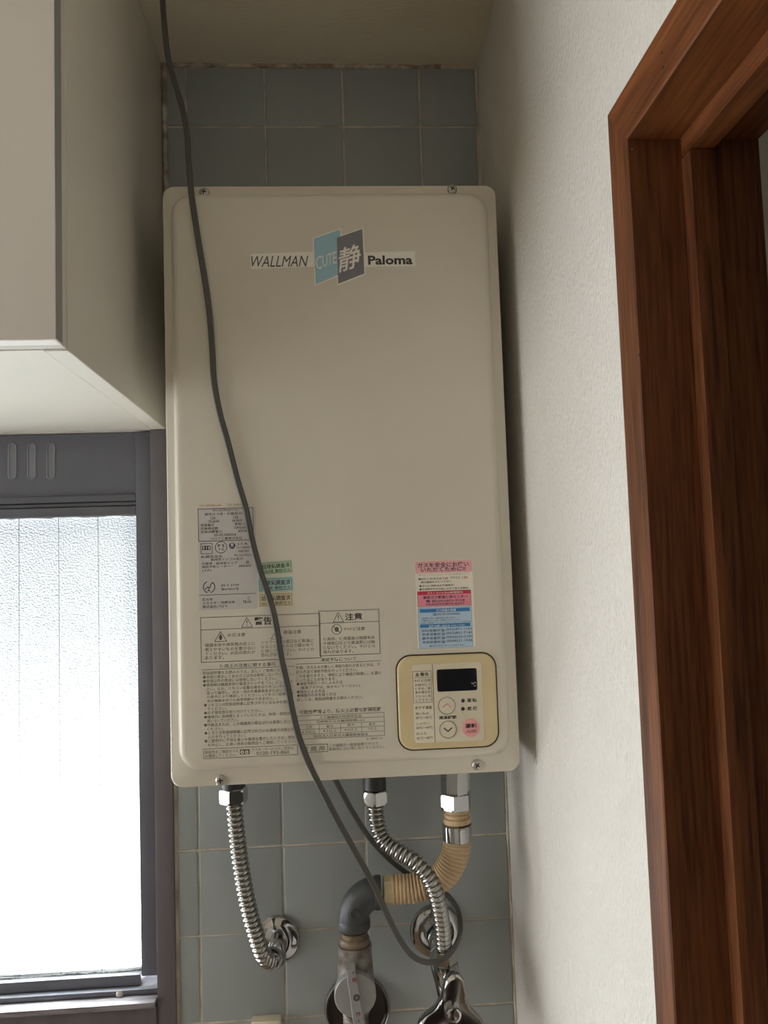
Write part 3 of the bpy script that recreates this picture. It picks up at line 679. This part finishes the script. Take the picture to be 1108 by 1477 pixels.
# ---- control panel
C7 = lambda u: 565+u*0.14440
D7 = lambda v: 930+v*0.14440
S = Sheet(YP); k = S.sc()
bx0, _ = S.pt(C7(62), D7(560)); bx1, _ = S.pt(C7(1048), D7(560)); _, bz1 = S.pt(C7(560), D7(98)); _, bz0 = S.pt(C7(560), D7(1028))
RB = lambda i, y, r: rr(bx0+i, bx1-i, bz0+i, bz1-i, r, y, 10)
mb = MB(); mb.loft([RB(0.0, YP+0.0004, 0.0145), RB(0.0, YP-0.0010, 0.0145), RB(0.0006, YP-0.0021, 0.0140), RB(0.0016, YP-0.0026, 0.0132), RB(0.0030, YP-0.0026, 0.012)], False, True)
cp = mb.build('control_panel', 'bezel', heat)
cp['label'] = 'beige control panel with dark display and round buttons'
mb = MB(); mb.loft([RB(-0.0014, YP-0.0001, 0.0155), RB(-0.0014, YP-0.0003, 0.0155), RB(0.0002, YP-0.0003, 0.0143)], False, False); mb.build('panel_seam', 'seam', cp)
YK = YP-0.0026
S = Sheet(YK); k = S.sc()
fx0, fz1 = S.pt(C7(205), D7(200)); fx1 = fx0+100.0*k; fz0 = S.pt(C7(245), D7(985))[1]
mb = MB(); mb.loft([rr(fx0, fx1, fz0, fz1, 0.0035, YK+0.0002, 6), rr(fx0, fx1, fz0, fz1, 0.0035, YK-0.0003, 6), rr(fx0+0.0003, fx1-0.0003, fz0+0.0003, fz1-0.0003, 0.0033, YK-0.0005, 6)], False, True)
mb.build('face_plate', 'panel_face', cp)
YK2 = YK-0.0005
S = Sheet(YK2); k = S.sc()
def t7(b, u0, u1, v, h, ink='ink', bold=0.006): S.ptext(b, C7(u0), C7(u1), D7(v), h*0.1444, ink, bold)
xv = S.pt(C7(420), D7(560))[0]; S.line(xv, fz0+0.0002, xv, fz1-0.0002, 0.0005, 'ink')
dx0, dz1 = S.pt(C7(450), D7(248)); dx1 = dx0+57.6*k; dz0 = S.pt(C7(462), D7(470))[1]
mb = MB(); mb.loft([rr(dx0, dx1, dz0, dz1, 0.002, YK2+0.0002, 5), rr(dx0, dx1, dz0, dz1, 0.002, YK2-0.0003, 5)], False, True); disp = mb.build('display', 'display', cp)
S.ptext('℃', C7(797), C7(845), D7(395), 6, 'display_print', 0.0, lift=0.0005)
def button(px, py, r, m, ringm):
    x, z = S.pt(px, py); q = r*k
    o = MB().lathe([(q, -0.0002), (q, 0.0004), (q*0.96, 0.0008), (q*0.5, 0.0010)], (x, YK2, z), (0, -1, 0), 40).build('button', m, cp)
    if ringm:
        T = Sheet(YK2-0.0009); T.ring(x, z, q*0.98, 0.0006, ringm, 0.0001); T.build(cp, 'button_ring')
    return x, z
x, z = button(C7(550), D7(607), 12.2, 'panel_face', 'ink_soft'); T = Sheet(YK2-0.0011)
T.line(x-0.0042, z-0.0018, x+0.0002, z+0.0020, 0.0010, 'btn_pink'); T.line(x-0.0002, z+0.0020, x+0.0042, z-0.0018, 0.0010, 'btn_pink'); T.build(cp, 'arrow_mark')
x, z = button(C7(562), D7(845), 12.2, 'panel_face', 'ink_soft'); T = Sheet(YK2-0.0011)
T.line(x-0.0042, z+0.0018, x+0.0002, z-0.0020, 0.0011, 'ink'); T.line(x-0.0002, z-0.0020, x+0.0042, z+0.0018, 0.0011, 'ink'); T.build(cp, 'arrow_mark')
x, z = button(C7(793), D7(830), 12.8, 'btn_pink', None); T = Sheet(YK2-0.0010)
T.ptext('運転', C7(735), C7(850), D7(811), 6.4, 'ink_black', 0.02); T.ptext('入/切', C7(743), C7(845), D7(866), 4.6, 'ink_black', 0.004); T.build(cp, 'lettering')
for v in (558, 640):
    x, z = S.pt(C7(713), D7(v)); MB().lathe([(0.0020, -0.0002), (0.0018, 0.0004), (0.0008, 0.0007)], (x, YK2, z), (0, -1, 0), 16).build('indicator', 'ink_black', cp)
for row in (('運 転', 752, 850, 556, 38, 'ink_black', 0.012), ('燃 焼', 757, 857, 638, 38, 'ink_black', 0.012), ('湯温調節', 470, 648, 730, 36, 'ink_black', 0.02), ('警告', 285, 370, 296, 36, 'ink', 0.014), ('やけど注意', 222, 388, 360, 28, 'ink_soft'), ('お湯を使う', 232, 386, 402, 26, 'ink_soft'), ('ときは、湯', 232, 388, 439, 26, 'ink_soft'),
            ('温を確かめ', 234, 388, 476, 26, 'ink_soft'), ('てから使用', 238, 390, 517, 26, 'ink_soft'), ('して下さい', 240, 396, 556, 26, 'ink_soft'), ('めやす湯温', 235, 400, 631, 30, 'ink'), ('洗いもの', 238, 370, 690, 26, 'ink_soft'), ('38℃〜40℃', 240, 405, 731, 26, 'ink_soft'), ('シャワー', 245, 378, 791, 26, 'ink_soft'),
            ('40℃〜43℃', 245, 410, 831, 26, 'ink_soft'), ('おふろ', 247, 345, 889, 26, 'ink_soft'), ('42℃〜48℃', 250, 413, 934, 26, 'ink_soft')): t7(*row)
S.pframe(C7(210), C7(392), D7(268), D7(582), 0.6, 'ink_soft'); S.phline(C7(212), C7(394), D7(332), 0.5, 'ink_soft'); S.warn(C7(256), D7(296), 5.4, 4.8, 'ink', True, 0.6)
S.build(cp, 'lettering')

# ================================================================== hoses, valves and cord below the heater
def V(px, py, y): return aty(px, py, y)
UP = Vector((0, 0, 1))
# ---- left flexible hose
h1 = empty('flexible_hose'); tag(h1, 'steel corrugated water hose hanging nearest the window', 'hose')
p = V(337, 1146, -0.085)
MB().lathe([(0.013, 0), (0.013, 0.03)], (p.x, p.y, p.z+0.008), UP, 20).build('collar', 'black_cap', h1)
MB().hexa((p.x, p.y, p.z-0.009), UP, 0.0160, 0.017, 0.2, twist=0.35).build('nut', 'chrome', h1, angle=22)
corrugated('hose', [V(337, 1152, -.085), V(340, 1185, -.085), V(345, 1230, -.085), V(352, 1275, -.084), V(361, 1318, -.082), V(370, 1350, -.080), V(377, 1372, -.078), V(384, 1384, -.072), V(391, 1385, -.062)], 0.0080, 0.0013, 0.0058, 'steel_hose', h1)
# ---- wall elbow it ends in
w1 = empty('wall_elbow'); tag(w1, 'chrome wall elbow with round flange at the left hose end', 'pipe fitting')
c = V(399, 1356, -0.004)
MB().lathe([(0.0275, 0.0), (0.0278, 0.002), (0.0262, 0.0045), (0.0225, 0.0058), (0.0205, 0.0075), (0.016, 0.0095), (0.0125, 0.0100)], (c.x, -0.0003, c.z), (0, -1, 0), 48).build('flange', 'chrome', w1)
path, _ = catmull([Vector((c.x, -0.006, c.z)), Vector((c.x, -0.022, c.z)), Vector((c.x-0.001, -0.038, c.z-0.004)), V(402, 1366, -.05), V(397, 1381, -.058), V(391, 1385.5, -.064)], 0.002)
MB().sweep(path, 0.0088, 20).build('elbow', 'chrome', w1)
MB().lathe([(0.0122, 0), (0.0128, 0.002), (0.0128, 0.010), (0.0122, 0.012)], V(399, 1378.5, -.052), V(390, 1386, -.066)-V(399, 1378.5, -.052), 24).build('nut', 'chrome', w1)

# ---- middle flexible hose
h2 = empty('flexible_hose'); tag(h2, 'steel corrugated water hose curving in front of the tan hose', 'hose')
p = V(541, 1140, -0.085)
MB().lathe([(0.0125, 0), (0.0125, 0.034)], (p.x, p.y, p.z+0.002), UP, 24).build('collar', 'black_cap', h2)
MB().hexa((p.x, p.y, p.z-0.015), UP, 0.0148, 0.016, 0.24, twist=0.52).build('nut', 'chrome', h2, angle=22)
corrugated('hose', [V(541, 1153, -.085), V(542.5, 1175, -.085), V(546.5, 1197, -.087), V(557, 1216, -.092), V(577, 1230, -.100), V(600, 1245, -.108), V(620, 1268, -.112), V(632, 1300, -.110), V(638, 1335, -.104), V(640.5, 1367, -.098)], 0.0079, 0.0013, 0.0058, 'steel_hose', h2)
q = V(641, 1369, -.098); q2 = V(643.5, 1389, -.098)
MB().hexa(q, q2-q, 0.0125, (q2-q).length, 0.1, twist=0.3).build('nut', 'chrome', h2, angle=22)
# ---- stop valve with three-lobed handle
v1 = empty('stop_valve'); tag(v1, 'chrome wall stop valve with three-lobed handle below the curving hose', 'valve')
c = V(629, 1343, -0.004)
MB().lathe([(0.0310, 0.0), (0.0316, 0.002), (0.0300, 0.0065), (0.0262, 0.0090), (0.0215, 0.0092), (0.0200, 0.0050), (0.0175, 0.0040), (0.0130, 0.0040)], (c.x, -0.0003, c.z), (0, -1, 0), 56).build('flange', 'chrome', v1)
MB().lathe([(0.0128, 0), (0.0128, 0.03), (0.0118, 0.034)], (c.x, -0.002, c.z), (0, -1, 0), 28).build('wall_pipe', 'chrome', v1)
path, _ = catmull([Vector((c.x, -0.030, c.z)), Vector((c.x+0.001, -0.048, c.z-0.006)), V(634, 1384, -.075), V(643, 1418, -.093), V(652, 1462, -.098), V(654, 1490, -.098)], 0.004)
MB().sweep(path, 0.0115, 22).build('body', 'chrome', v1)
q = V(643.5, 1388, -.098); q2 = V(646, 1412, -.098)
ax = (q2-q).normalized()
MB().lathe([(0.0118, 0), (0.0128, 0.0006), (0.0112, 0.0016), (0.0128, 0.0026), (0.0112, 0.0036), (0.0130, 0.0048), (0.0132, 0.010), (0.0122, 0.016), (0.0108, 0.021), (0.010, 0.028)], q, ax, 30).build('inlet', 'chrome', v1)
hc = V(653.5, 1462, -0.140)
MB().lathe([(0.0075, 0.0), (0.0075, 0.05)], hc, (0, 1, 0), 20).build('spindle', 'chrome', v1)
def lobe(phi):
    w = (1+math.cos(3*(phi-PI/2+0.10)))/2
    return 0.0190+0.0215*w**1.9
N = 120
outl = [Vector((hc.x+lobe(2*PI*i/N)*math.cos(2*PI*i/N), hc.y, hc.z+lobe(2*PI*i/N)*math.sin(2*PI*i/N))) for i in range(N)]
def scaled(s, y): return [Vector((hc.x+(p.x-hc.x)*s, y, hc.z+(p.z-hc.z)*s)) for p in outl]
mb = MB(); Y0 = hc.y
mb.loft([scaled(0.86, Y0+0.010), scaled(0.97, Y0+0.008), scaled(1.0, Y0+0.003), scaled(0.985, Y0-0.0015), scaled(0.93, Y0-0.003), scaled(0.86, Y0-0.002), scaled(0.82, Y0+0.002), scaled(0.5, Y0+0.0025)], True, True)
hd = mb.build('handle', 'chrome', v1)
MB().lathe([(0.0085, 0.004), (0.0085, -0.003), (0.0078, -0.0045), (0.006, -0.0048), (0.0052, -0.0035), (0.0001, -0.0030)], hc, (0, 1, 0), 28).build('cap', 'chrome', hd)

# ---- tan gas hose
g = empty('gas_hose'); tag(g, 'tan ribbed gas hose with chrome nut bending down under the heater', 'hose')
p = V(657, 1119, -0.085); p2 = V(658, 1167, -0.085); Hn = p.z-p2.z
MB().lathe([(0.0165, 0), (0.0165, 0.012)], (p.x, p.y, p.z-0.004), UP, 8).build('collar', 'chrome', g, smooth=False)
MB().hexa((p2.x, p2.y, p2.z), UP, 0.0178, Hn*0.52, 0.1, twist=0.25).build('nut', 'chrome', g, angle=22)
MB().lathe([(0.0158, 0), (0.0162, 0.002), (0.0162, Hn*0.48)], (p2.x, p2.y, p2.z+Hn*0.5), UP, 8).build('union', 'chrome', g, smooth=False)
a = V(658.5, 1168, -.085); b = V(659.5, 1186, -.085); h_ = a.z-b.z
MB().lathe([(0.0122, 0.002), (0.0128, -0.002), (0.0146, -0.0035), (0.0146, -0.0055), (0.0132, -0.0062), (0.0132, -0.0075), (0.0152, -0.0085), (0.0152, -h_)], a, UP, 32).build('hose_end', 'tan_hose', g)
a = V(659.5, 1188, -.085); b = V(660, 1212, -.085)
MB().lathe([(0.0158, 0), (0.0166, -0.0008), (0.0166, -(a.z-b.z)+0.0008), (0.0158, -(a.z-b.z))], a, UP, 40).build('clamp', 'chrome', g)
p = V(668, 1199, -.1015); MB().lathe([(0.0028, 0), (0.0026, 0.0012), (0.0012, 0.0016)], (p.x, p.y, p.z), (0.35, -1, 0), 14).build('clamp_rivet', 'screw', g)
corrugated('hose', [V(659.5, 1188, -.085), V(659.5, 1212, -.085), V(655.5, 1236, -.085), V(642, 1260, -.084), V(619, 1275, -.082), V(596, 1281, -.081), V(566, 1283, -.080)], 0.0150, 0.0008, 0.0042, 'tan_hose', g, 28)
a = V(568, 1283.5, -.080); b = V(549, 1284, -.080)
MB().hexa(a, b-a, 0.0150, (b-a).length*0.8, 0.15, twist=0.2, seg=8).build('end_nut', 'tan_nut', g, angle=22)
MB().lathe([(0.0152, 0), (0.0152, 0.003)], V(574, 1283, -.080), (-1, 0, 0), 30).build('end_ring', 'tan_hose', g)

# ---- gas cock with black elbow
k1 = empty('gas_cock'); tag(k1, 'grey gas cock with round lever knob under a black pipe elbow', 'gas valve')
e0 = V(549, 1287, -.080); e1 = V(511, 1337, -.080); cx = e1.x; cz = e0.z
path = [Vector((e0.x, -.08, cz))]
rb = 0.026
path += [Vector((cx+rb, -.08, cz))]
for i in range(1, 13):
    a = PI/2+PI/2*i/12; path.append(Vector((cx+rb+rb*math.cos(a), -.08, cz-rb+rb*math.sin(a))))
path.append(Vector((cx, -.08, e1.z)))
MB().sweep(path, 0.0172, 28).build('elbow', 'black_pipe', k1)
MB().lathe([(0.0178, 0), (0.0180, 0.001), (0.0180, 0.006), (0.0172, 0.0075)], (e0.x+0.0005, -.08, cz), (-1, 0, 0), 30).build('elbow_collar', 'black_pipe', k1)
MB().lathe([(0.0178, 0), (0.0180, 0.001), (0.0180, 0.008), (0.0172, 0.0095)], (cx, -.08, e1.z-0.0005), UP, 30).build('elbow_collar', 'black_pipe', k1)
MB().lathe([(0.0060, 0), (0.0056, 0.0012), (0.0040, 0.0012), (0.0034, 0.0002)], V(512.5, 1319, -.0975), (0, -1, 0), 20).build('cast_mark', 'black_pipe', k1)
zt = e1.z
MB().lathe([(0.0150, 0.0), (0.0150, -0.003), (0.0162, -0.0035), (0.0140, -0.006), (0.0142, -0.010), (0.0158, -0.0115), (0.0166, -0.013), (0.0170, -0.016), (0.0166, -0.0185), (0.015, -0.020)], (cx, -.08, zt+0.001), UP, 36).build('thread_ring', 'brass_dirty', k1)
z2 = zt-0.0175
MB().lathe([(0.0180, 0.0), (0.0188, -0.001), (0.0190, -0.012), (0.0198, -0.030), (0.0208, -0.048), (0.0205, -0.060), (0.0165, -0.068), (0.0130, -0.075)], (cx, -.08, z2), UP, 36).build('body', 'cast_grey', k1)
mb = MB(); prof = []
for i in range(26): prof.append((0.0120 if i % 2 else 0.0132, -0.068-0.0018*i))
mb.lathe(prof, (cx-0.002, -.08, z2), UP, 30).build('threaded_pipe', 'cast_grey', k1)
fc = V(515.5, 1456, -0.006)
MB().lathe([(0.0375, 0.0), (0.0382, 0.003), (0.0370, 0.006), (0.0350, 0.0062), (0.0335, 0.0040), (0.012, 0.0060)], (fc.x, -0.0003, fc.z), (0, -1, 0), 56).build('wall_plate', 'plate_dark', k1)
MB().lathe([(0.0386, 0.0), (0.0390, 0.0045), (0.0378, 0.0066), (0.0366, 0.0058)], (fc.x, -0.0003, fc.z), (0, -1, 0), 56, caps=False).build('plate_rim', 'chrome_worn', k1)
MB().lathe([(0.0125, 0), (0.0125, 0.07)], (fc.x, -0.004, fc.z), (0, -1, 0), 24).build('wall_pipe', 'cast_grey', k1)
kc = V(512.5, 1437, -0.112)
kn = MB().lathe([(0.0150, 0.016), (0.0215, 0.012), (0.0222, 0.0105), (0.0222, 0.001), (0.0214, 0.0), (0.002, -0.0003)], kc, (0, 1, 0), 48).build('knob', 'knob_grey', k1)
# lever bar across the knob
t0 = V(505.5, 1394, -0.112); t1_ = V(519.5, 1484, -0.112); d = (t1_-t0); L_ = d.length; d.normalize(); n = Vector((d.z, 0, -d.x))
rings = []
for (wy, yy) in ((0.0054, -0.104), (0.0054, -0.1185), (0.0046, -0.1205)):
    s = 0.0 if yy > -0.12 else 0.0012
    w0, w1 = wy*0.86, wy*1.12
    P = [t0+d*s-n*w0, t0+d*s+n*w0, t1_-d*s+n*w1, t1_-d*s-n*w1]
    rings.append([(q.x, yy, q.z) for q in P])
MB().loft(rings).build('lever', 'knob_grey', kn, smooth=False)
S = Sheet(-0.1205)
for (b_, a0, a1, y_, h__, ik) in (('↑', 508.2, 511.2, 1404, 5.5, 'ink'), ('開', 508.5, 514.3, 1413.5, 5.6, 'mark_red'), ('閉', 514, 519.6, 1463, 5.6, 'mark_red'), ('↓', 516, 519, 1472, 5, 'ink')):
    Q = Sheet(-0.1205); Q.ptext(b_, a0, a1, y_, h__, ik, 0.02); Q.build(kn, 'lettering')
x, z = S.pt(514.5, 1439); S.disc(x, z, 0.0036, 'ink', 0.0001, 20); S.line(x-0.0022, z, x+0.0022, z, 0.0005, 'knob_grey'); S.line(x, z-0.0022, x, z+0.0022, 0.0005, 'knob_grey')
S.build(kn, 'screw_mark')

# ---- power cord: two-core grey flex
pc = empty('power_cord'); tag(pc, 'long dark grey two-core cord hanging across the heater front', 'cord')
yf = YP-0.0040
pts = [V(231, -75, -.172), V(234, -10, -.172), V(237.5, 40, -.172), V(243, 85, -.172), V(254, 125, -.172), V(264, 160, -.173), V(270, 195, -.174), V(272.5, 235, -.175), V(276, 278, yf), V(285, 340, yf), V(295, 400, yf), V(302, 450, yf), V(306, 500, yf), V(309, 550, yf), V(317, 595, yf), V(328, 635, yf), V(342, 690, yf), V(355, 735, yf), V(364, 780, yf), V(376, 825, yf), V(391, 870, yf), V(399, 905, yf), V(405, 945, yf), V(414, 985, yf), V(423, 1030, yf), V(433, 1068, yf), V(449, 1108, yf), V(466, 1142, yf+.004), V(490, 1188, -.165), V(519, 1240, -.155), V(541, 1280, -.148), V(560, 1322, -.142), V(577, 1355, -.135), V(594, 1378, -.128), V(612, 1387.5, -.124), V(630, 1387, -.1215), V(646, 1378, -.117), V(658, 1362, -.100), V(664, 1340, -.072), V(660, 1312, -.050), V(644, 1290, -.045), V(618, 1275, -.045), V(591, 1262, -.048), V(562, 1240, -.055), V(535, 1211, -.062), V(514, 1180, -.070), V(496, 1148, -.076), V(482, 1120, -.080), V(476, 1095, -.080)]
path, Lc = catmull(pts, 0.006)
sec = []
for sx in (1, -1):
    for i in range(9):
        a = math.radians(-125+250*i/8); x_ = 0.62+0.62*math.cos(a); y_ = 0.62*math.sin(a)
        sec.append((y_, x_) if sx > 0 else (-y_, -x_))
MB().sweep(path, 0.0025, section=sec, ref=Vector((0, -1, 0))).build('flex', 'cord', pc, angle=60)

# ---- small cream box at the lower edge of the picture
ob = empty('outlet_box'); tag(ob, 'small cream plastic wall box at the bottom below the left flange', 'outlet')
a = aty(362.5, 1473, -0.012); b = aty(405, 1473, -0.012)
MB().box(a.x, b.x, -0.014, 0.0005, a.z-0.07, a.z).build('body', 'cream_plastic', ob, bevel=0.002)
MB().box(a.x+0.004, b.x-0.004, -0.016, -0.0138, a.z-0.066, a.z-0.004).build('cover', 'cream_plastic', ob, bevel=0.0008)

bpy.data.objects.remove(_fo, do_unlink=True)
